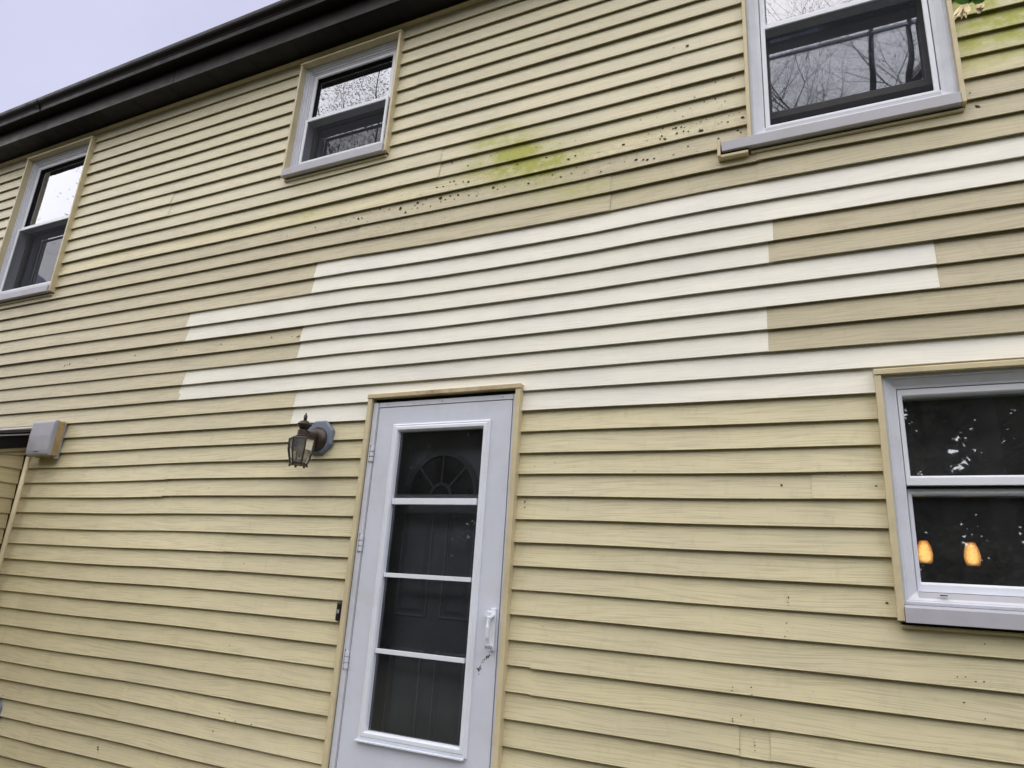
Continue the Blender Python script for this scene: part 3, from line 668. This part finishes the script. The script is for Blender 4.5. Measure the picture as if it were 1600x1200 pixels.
def slab(x0, x1, o0, o1, y0, y1):
    m = mb(); b = len(m.v)
    for x in (x0, x1):
        m.v += [(x, y0, rake(y0) + o0), (x, y1, rake(y1) + o0), (x, y1, rake(y1) + o1), (x, y0, rake(y0) + o1)]
    m.f += [(0, 1, 2, 3), (7, 6, 5, 4), (0, 4, 5, 1), (1, 5, 6, 2), (2, 6, 7, 3), (3, 7, 4, 0)]
    return m
wr = slab(-9.0, WX + .060, .115, .135, -.004, -3.2).build('wing_roof', 'shingle_grey', house)
slab(WX + .0, WX + .012, -.016, .004, -.006, -3.0).build('rake_trim', 'tan_trim', wr)
slab(WX - .01, WX + .030, .0045, .085, -.006, -3.1).build('rake_board', 'soffit_brown', wr)
slab(WX + .0305, WX + .045, .086, .1145, -.006, -3.1).build('rake_cap', 'gutter_brown', wr)
slab(WX + .0455, WX + .056, .094, .104, -.006, -3.1).build('drip_edge', 'bell_button', wr)
mb().box(-5.55, WX + .03, -.012, -.003, .884, .897).build('wall_flashing', 'flashing', wr)

# ------------------------------------------------------------------ utility box and conduit
ub = empty('utility_box', (-4.86, 0, .66), 'grey utility box with yellowed side on the wall above a thin conduit', 'utility box')
mb().box(-5.015, -4.795, -.020, -.002, .665, .915).build('back_plate', 'box_grey', ub, bevel=.003)
mb().box(-5.0, -4.768, -.062, -.0205, .668, .906).build('body', 'box_yellowed', ub, bevel=.004)
m = mb(); m.prism_x(-5.006, -4.762, [(-.094, .672), (-.098, .70), (-.100, .80), (-.096, .890), (-.086, .908), (-.0625, .912), (-.0625, .664), (-.084, .664)])
m.build('cover', 'box_grey', ub, bevel=.007)
mb().box(-4.92, -4.87, -.102, -.0965, .690, .700).build('latch', 'bell_button', ub, bevel=.002)
mb().box(-4.7945, -4.778, -.034, -.003, .652, .90).build('side_bracket', 'box_grey', ub, bevel=.002)
tag(mb().tube([(-5.032, -.052, .664), (-5.034, -.052, .2), (-5.038, -.052, -.6), (-5.04, -.052, -EYE - .05)], [.0155] * 4, 12).build('conduit', 'tan_trim', smooth=True, origin=(-5.04, -.05, -EYE)), 'thin tan conduit running down the inside corner from the utility box', 'conduit')

# ------------------------------------------------------------------ wall lantern
LXc, LYc = -2.523, -.132
wl_ = empty('wall_lantern', (-2.52, 0, .63), 'bronze carriage lantern on a blue-grey octagonal block beside the door', 'wall lantern')
mb().lathe(-2.520, .720, [(.0, .006), (.100, .006), (.100, -.014), (.093, -.022), (.0, -.022)], 8, 'y', math.pi / 8).build('mounting_block', 'block_blue', wl_, bevel=.003)
mb().lathe(-2.520, .708, [(.0, -.022), (.066, -.0225), (.066, -.032), (.058, -.036), (.056, -.044), (.046, -.050), (.034, -.054), (.0, -.054)], 24, 'y').build('back_plate', 'bronze', wl_, smooth=True)
mb().tube([(-2.520, -.050, .706), (-2.520, -.075, .708), (-2.521, -.105, .710), (-2.523, -.135, .710)], [.032, .030, .027, .024], 16).build('arm', 'bronze', wl_, smooth=True)
mb().lathe(LXc, LYc, [(.0, .692), (.036, .692), (.038, .698), (.029, .704), (.029, .730), (.024, .734), (.0, .734)], 20).build('collar', 'bronze', wl_, smooth=False)
cap = mb().lathe(LXc, LYc, [(.0, .733), (.018, .734), (.030, .752), (.037, .760), (.038, .764), (.032, .771), (.022, .780), (.010, .786), (.0, .787)], 24).build('cap', 'bronze', wl_, smooth=True)
mb().lathe(LXc, LYc, [(.0, .785), (.008, .786), (.0095, .796), (.0095, .812), (.005, .818), (.0035, .826), (.0, .828)], 10).build('finial', 'bronze', wl_, smooth=True)
NL = 6; top_r, mid_r, bot_r = .066, .061, .044; zt_, zm_, zb_ = .684, .625, .552
m = mb(); m.lathe(LXc, LYc, [(.0, .694), (.040, .695), (top_r - .004, .688), (top_r + .002, .682), (top_r - .006, .679), (.0, .681)], NL, 'z', math.pi / 6)
m.build('top_rim', 'bronze', wl_, bevel=.001)
m = mb(); m.lathe(LXc, LYc, [(.0, .546), (bot_r + .002, .547), (bot_r + .003, .556), (bot_r - .006, .557), (.0, .555)], NL, 'z', math.pi / 6)
for i in range(NL):
    t = math.pi / 6 + 2 * math.pi * i / NL
    m.box(LXc + math.cos(t) * bot_r - .004, LXc + math.cos(t) * bot_r + .004, LYc + math.sin(t) * bot_r - .004, LYc + math.sin(t) * bot_r + .004, .538, .5475)
m.build('bottom_rim', 'bronze', wl_)
for i in range(NL):
    t = math.pi / 6 + 2 * math.pi * i / NL; t2 = t + 2 * math.pi / NL
    P_ = lambda r, z, a: (LXc + math.cos(a) * r, LYc + math.sin(a) * r, z)
    mb().tube([P_(top_r, zt_, t), P_(mid_r + .003, zm_, t), P_(bot_r, zb_, t)], [.004, .004, .004], 6).build('cage_bar', 'bronze', wl_)
    m = mb(); r0 = .985
    m.quad(P_(top_r * r0, zt_ - .003, t), P_(top_r * r0, zt_ - .003, t2), P_(mid_r * r0, zm_, t2), P_(mid_r * r0, zm_, t)); m.quad(P_(mid_r * r0, zm_, t), P_(mid_r * r0, zm_, t2), P_(bot_r * r0, zb_ + .003, t2), P_(bot_r * r0, zb_ + .003, t))
    m.build('pane', 'glass_lantern', wl_)
mb().lathe(LXc, LYc, [(.0, .672), (.011, .670), (.012, .655), (.018, .640), (.020, .622), (.014, .600), (.004, .588), (.0, .587)], 14).build('bulb', 'bulb_glass', wl_, smooth=True)

# ------------------------------------------------------------------ doorbell, second mounting block
db = empty('doorbell', (-2.236, 0, -.2), 'small black doorbell button beside the door casing', 'doorbell')
mb().box(-2.249, -2.221, -.018, .006, -.202, -.116).build('housing', 'black_plastic', db, bevel=.006)
mb().box(-2.242, -2.228, -.0205, -.0175, -.168, -.150).build('button', 'bell_button', db, bevel=.002)
mb().box(-2.243, -2.227, -.0200, -.0175, -.146, -.128).build('name_plate', 'gasket', db, bevel=.001)
sp = empty('spigot', (-4.80, 0, -.94), 'blue-grey mounting block with a tap at the lower left edge', 'spigot')
mb().lathe(-4.800, -.925, [(.0, .006), (.098, .006), (.098, -.018), (.088, -.026), (.0, -.026)], 8, 'y', math.pi / 8).build('mounting_block', 'block_blue', sp, bevel=.006)
mb().tube([(-4.80, -.026, -.925), (-4.80, -.075, -.925), (-4.80, -.10, -.945), (-4.80, -.105, -.985)], [.016, .014, .014, .016], 10).build('spout', 'bronze', sp, smooth=True)
mb().lathe(-4.80, -.06, [(.0, -.905), (.006, -.905), (.006, -.885), (.028, -.884), (.028, -.876), (.0, -.875)], 12).build('handle', 'black_plastic', sp)

# ------------------------------------------------------------------ doorstep under the door
tag(mb().box(-2.6, -.95, -1.1, .019, -EYE - .1, -1.19).build('doorstep', 'concrete', bevel=.01, origin=(-1.8, -.5, -EYE)), 'concrete doorstep below the storm door', 'step')

# ------------------------------------------------------------------ lit pendant lamps inside the ground-floor room
def pendant(x, z, label):
    y = 1.2
    e = empty('pendant_lamp', (x, y, z + .11), label, 'pendant lamp', 'pendant lamps inside the lower window')
    mb().lathe(x, y, [(.014, z + .055), (.018, z + .054), (.027, z + .034), (.033, z + .010), (.0355, z - .014), (.032, z - .040), (.026, z - .054)], 20).build('lamp_shade', 'amber', e, smooth=True)
    mb().lathe(x, y, [(.0, z + .075), (.012, z + .074), (.014, z + .0525), (.0, z + .0522)], 12).build('socket', 'bronze', e)
    mb().tube([(x, y, z + .07), (x, y, 1.29)], [.0025, .0025], 6).build('cord', 'cord_dark', e)
pendant(.383, .302, 'orange glass pendant lamp nearest the window frame'); pendant(.582, .298, 'orange glass pendant lamp further from the window frame')

# ------------------------------------------------------------------ trees behind the photographer (they show in the panes)
def grow(m, rng, p, d, L, r, depth, maxd, spread, tips, sides):
    n = 3 if depth < maxd - 1 else 2
    pts = [p]; rad = [r]; q = p.copy(); dd = d.copy()
    for i in range(n):
        dd = (dd + Vector((rng.gauss(0, .13), rng.gauss(0, .13), rng.gauss(.03, .09)))).normalized(); q = q + dd * (L / n); pts.append(q.copy()); rad.append(r * (1 - .42 * (i + 1) / n))
    m.tube(pts, rad, sides if depth == 0 else max(3, 7 - depth), cap=False)
    if depth >= maxd - 2: tips.append((q.copy(), dd.copy()))
    if depth == maxd: return
    kids = 2 if depth < 1 else (3 if depth >= maxd - 2 else rng.choice((2, 3, 3)))
    for _ in range(kids):
        ax = Vector((rng.gauss(0, 1), rng.gauss(0, 1), rng.gauss(0, .5))).normalized()
        nd = (dd + ax * spread * rng.uniform(.6, 1.2)).normalized()
        grow(m, rng, q, nd, L * rng.uniform(.66, .86), rad[-1] * rng.uniform(.62, .82), depth + 1, maxd, spread, tips, sides)
    if depth > 0:
        for _ in range(2):
            i = rng.randrange(1, len(pts)); ax = Vector((rng.gauss(0, 1), rng.gauss(0, 1), rng.gauss(0, .6))).normalized()
            nd = (dd * .6 + ax).normalized(); grow(m, rng, pts[i], nd, L * .5, rad[i] * .4, min(maxd, depth + 2), maxd, spread, tips, sides)
def bare_tree(x, y, L, r, seed, label, maxd=7, lean=(0, 0), spread=.62, budn=1, buds=.014):
    rng = random.Random(seed); e = empty('bare_tree', (x, y, -EYE), label, 'tree', 'bare trees behind the photographer')
    m = mb(); tips = []
    q = Vector((x, y, -EYE - .1)); d = Vector((lean[0], lean[1], 1)).normalized()
    mt = mb(); p1 = q + d * L * .5; p2 = q + d * L; mt.tube([q, q + d * .5, p1, p2], [r * 1.35, r * 1.05, r * .92, r * .8], 12); mt.build('trunk', 'bark', e, smooth=True)
    for i in range(3):
        t = rng.uniform(0, 6.28); nd = (d + Vector((math.cos(t + i * 2.1), math.sin(t + i * 2.1), 0)) * .5).normalized(); grow(m, rng, p2 - d * .1, nd, L * .48, r * .58, 1, maxd, spread, tips, 8)
    m.build('branches', 'bark', e, smooth=True)
    if budn:
        mbud = mb()
        for p, dd in tips:
            for _ in range(budn):
                c = p + Vector((rng.gauss(0, .07), rng.gauss(0, .07), rng.gauss(0, .07))); a = Vector((rng.gauss(0, 1), rng.gauss(0, 1), rng.gauss(0, 1))).normalized() * buds; b = a.orthogonal().normalized() * buds * .6
                mbud.quad(c - a, c + b, c + a, c - b)
        mbud.build('buds', 'bud', e, kind='stuff')
    return e
bare_tree(.9, -8.5, 6.2, .22, 4, 'forked bare tree mirrored in the large upper window', 7, (-.05, .02))
bare_tree(-9.3, -8.0, 5.6, .18, 12, 'bare budding tree mirrored in the short upper window', 7, (0, 0), budn=2, buds=.018)
bare_tree(-5.2, -15.0, 5.6, .2, 21, 'bare tree standing farther back on the lawn', 6, budn=1)

bare_tree(-7.6, -7.0, 5.4, .14, 33, 'thin budding tree mirrored at the right of the short upper window', 7, (.02, 0), budn=2, buds=.02)
bare_tree(-11.6, -10.0, 6.4, .17, 41, 'tall budding tree far left behind the photographer', 7, (0, 0), budn=2, buds=.022)
bare_tree(2.6, -10.5, 6.6, .18, 52, 'bare tree mirrored at the right of the large upper window', 7, (-.04, 0))
bare_tree(-1.2, -11.0, 6.6, .17, 63, 'slender bare tree mirrored at the left of the large upper window', 7, (.03, 0))

def leafy_tree(x, y, h, w, seed, mat, label, n=26000, size=.075, base=.12):
    rng = random.Random(seed); e = empty('leafy_tree', (x, y, -EYE), label, 'tree', 'leafy trees at the back of the lawn')
    mt = mb(); q = Vector((x, y, -EYE - .1)); mt.tube([q, q + Vector((.05, 0, h * .4)), q + Vector((-.05, .05, h * .9))], [w * .07, w * .05, .02], 10)
    cl = []
    for i in range(150):
        f = rng.random(); zz = base * h + f * h * (1 - base); ww = w * (.35 + 1.0 * math.sin(math.pi * min(1, .18 + f * .8))) * .62; a = rng.uniform(0, 6.28); rr = ww * math.sqrt(rng.random())
        c = Vector((x + math.cos(a) * rr, y + math.sin(a) * rr, -EYE + zz)); cl.append((c, rng.uniform(.3, .6) * w * .24))
        if i % 2 == 0: mt.tube([Vector((x, y, -EYE + zz * .7)), c], [w * .015, .008], 5, cap=False)
    mt.build('trunk', 'bark', e, smooth=True)
    m = mb()
    for i in range(n):
        c, r = cl[rng.randrange(len(cl))]; d = Vector((rng.gauss(0, 1), rng.gauss(0, 1), rng.gauss(0, .75))); d = d.normalized() * r * rng.random() ** .4; p = c + d
        a = Vector((rng.gauss(0, 1), rng.gauss(0, 1), rng.gauss(0, .6))).normalized(); b = a.orthogonal().normalized(); s = size * rng.uniform(.5, 1.2)
        m.quad(p - a * s, p + b * s * .6, p + a * s, p - b * s * .6)
    m.build('crown', mat, e)
LT_ = [(1.8, -12.5, 9.6, 5.0, 'leaf_mid', 'dark leafy tree mirrored in the ground-floor window'), (6.4, -14.5, 9.0, 4.8, 'leaf_mid', 'green leafy tree to the right behind the photographer'), (-3.2, -15.5, 8.4, 5.0, 'leaf_dark', 'low dark leafy tree behind the lawn'),
       (-8.0, -14.2, 8.6, 5.2, 'leaf_dark', 'broad dark leafy tree mirrored in the storm door'), (-10.6, -11.6, 6.6, 4.6, 'leaf_mid', 'green leafy tree at the far left of the lawn'),
       (-5.9, -12.0, 8.2, 4.6, 'leaf_dark', 'dense dark tree added to close sky gaps mirrored in the storm door'),  # added to close bright sky gaps reflected in the storm door
       (-15.0, -18.5, 10.0, 6.5, 'leaf_dark', 'tall dark tree added in the back row, far left'), (-10.2, -19.5, 10.5, 6.5, 'leaf_dark', 'tall dark tree added in the back row, left of the middle'), (-5.4, -19.8, 10.2, 6.5, 'leaf_mid', 'tall green tree added in the middle of the back row'),  # back row added to block the sky in the pane reflections
       (-.6, -19.2, 10.6, 6.5, 'leaf_dark', 'tall dark tree added in the back row, right of the middle'), (4.0, -19.6, 11.0, 6.8, 'leaf_dark', 'tallest dark tree added in the back row'), (9.2, -19.0, 10.4, 6.5, 'leaf_mid', 'tall green tree added in the back row, far right')]
for i, (x, y, h, w, mt_, lb) in enumerate(LT_): leafy_tree(x, y, h, w, 30 + i, mt_, lb, n=17000 if i == 0 else 26000 if i < 6 else 13000, size=.075 if i < 6 else .15, base=0.0)
# hedge added behind the lawn so that the door glass reflects dark
m = mb(); rh = random.Random(2)
for i in range(9000):
    p = Vector((rh.uniform(-18, 10), -17.6 + rh.uniform(-.5, .5), -EYE + 2.3 * rh.random() ** .7)); a = Vector((rh.gauss(0, 1), rh.gauss(0, 1), rh.gauss(0, .6))).normalized() * .16; b = a.orthogonal().normalized() * .11
    m.quad(p - a, p + b, p + a, p - b)
hd = empty('hedge', (-4, -17.6, -EYE), 'dark hedge added along the back of the lawn for dark reflections', 'hedge')
m.build('foliage', 'leaf_dark', hd); mb().box(-18, 10, -17.9, -17.3, -EYE - .05, -EYE + 1.9).build('core', 'leaf_dark', hd)

# ------------------------------------------------------------------ blossom twig hanging into the top right corner
rt = random.Random(9)
tw = empty('blossom_twig', (.262, -1.70, .96), 'cream blossom and green leaves on a twig hanging in the top right corner', 'blossom')
mb().tube([(.85, -3.6, 3.4), (.62, -2.6, 2.3), (.40, -1.95, 1.45), (.30, -1.74, 1.10), (.262, -1.70, .995)], [.012, .008, .005, .003, .002], 6).build('twig', 'bark', tw, smooth=True)
def petal(c, d, L, w, mat, nm):
    d = Vector(d).normalized(); s = d.cross(Vector((.3, 1, .2))).normalized(); o = Vector((0, -1, 0)); c = Vector(c); m = mb()
    P = []
    for i in range(5):
        t = i / 4; ww = w * math.sin(math.pi * (.12 + .83 * t)); bend = o * (L * .25 * t * t); q = c + d * L * t + bend
        P.append((q - s * ww, q + o * ww * .35, q + s * ww))
    for i in range(4):
        for j in range(2): m.quad(P[i][j], P[i][j + 1], P[i + 1][j + 1], P[i + 1][j])
    m.build(nm, mat, tw, smooth=True)
for i in range(9): petal((.252 + rt.uniform(-.003, .006), -1.70, .992), (rt.uniform(-.75, .10), rt.uniform(-.3, .3), -1), rt.uniform(.026, .045), rt.uniform(.0022, .0036), 'petal', 'petal')
for i in range(6): petal((.274 + rt.uniform(-.004, .004), -1.70, .985), (rt.uniform(-.4, .5), rt.uniform(-.3, .3), -1), rt.uniform(.014, .024), rt.uniform(.003, .005), 'petal', 'petal')
for dx, dz_, L in ((-.8, .35, .03), (.8, .25, .03), (.1, .9, .035), (.9, -.2, .02)): petal((.266, -1.70, .995), (dx, .1, dz_), L, .008, 'leaf_bright', 'leaf')
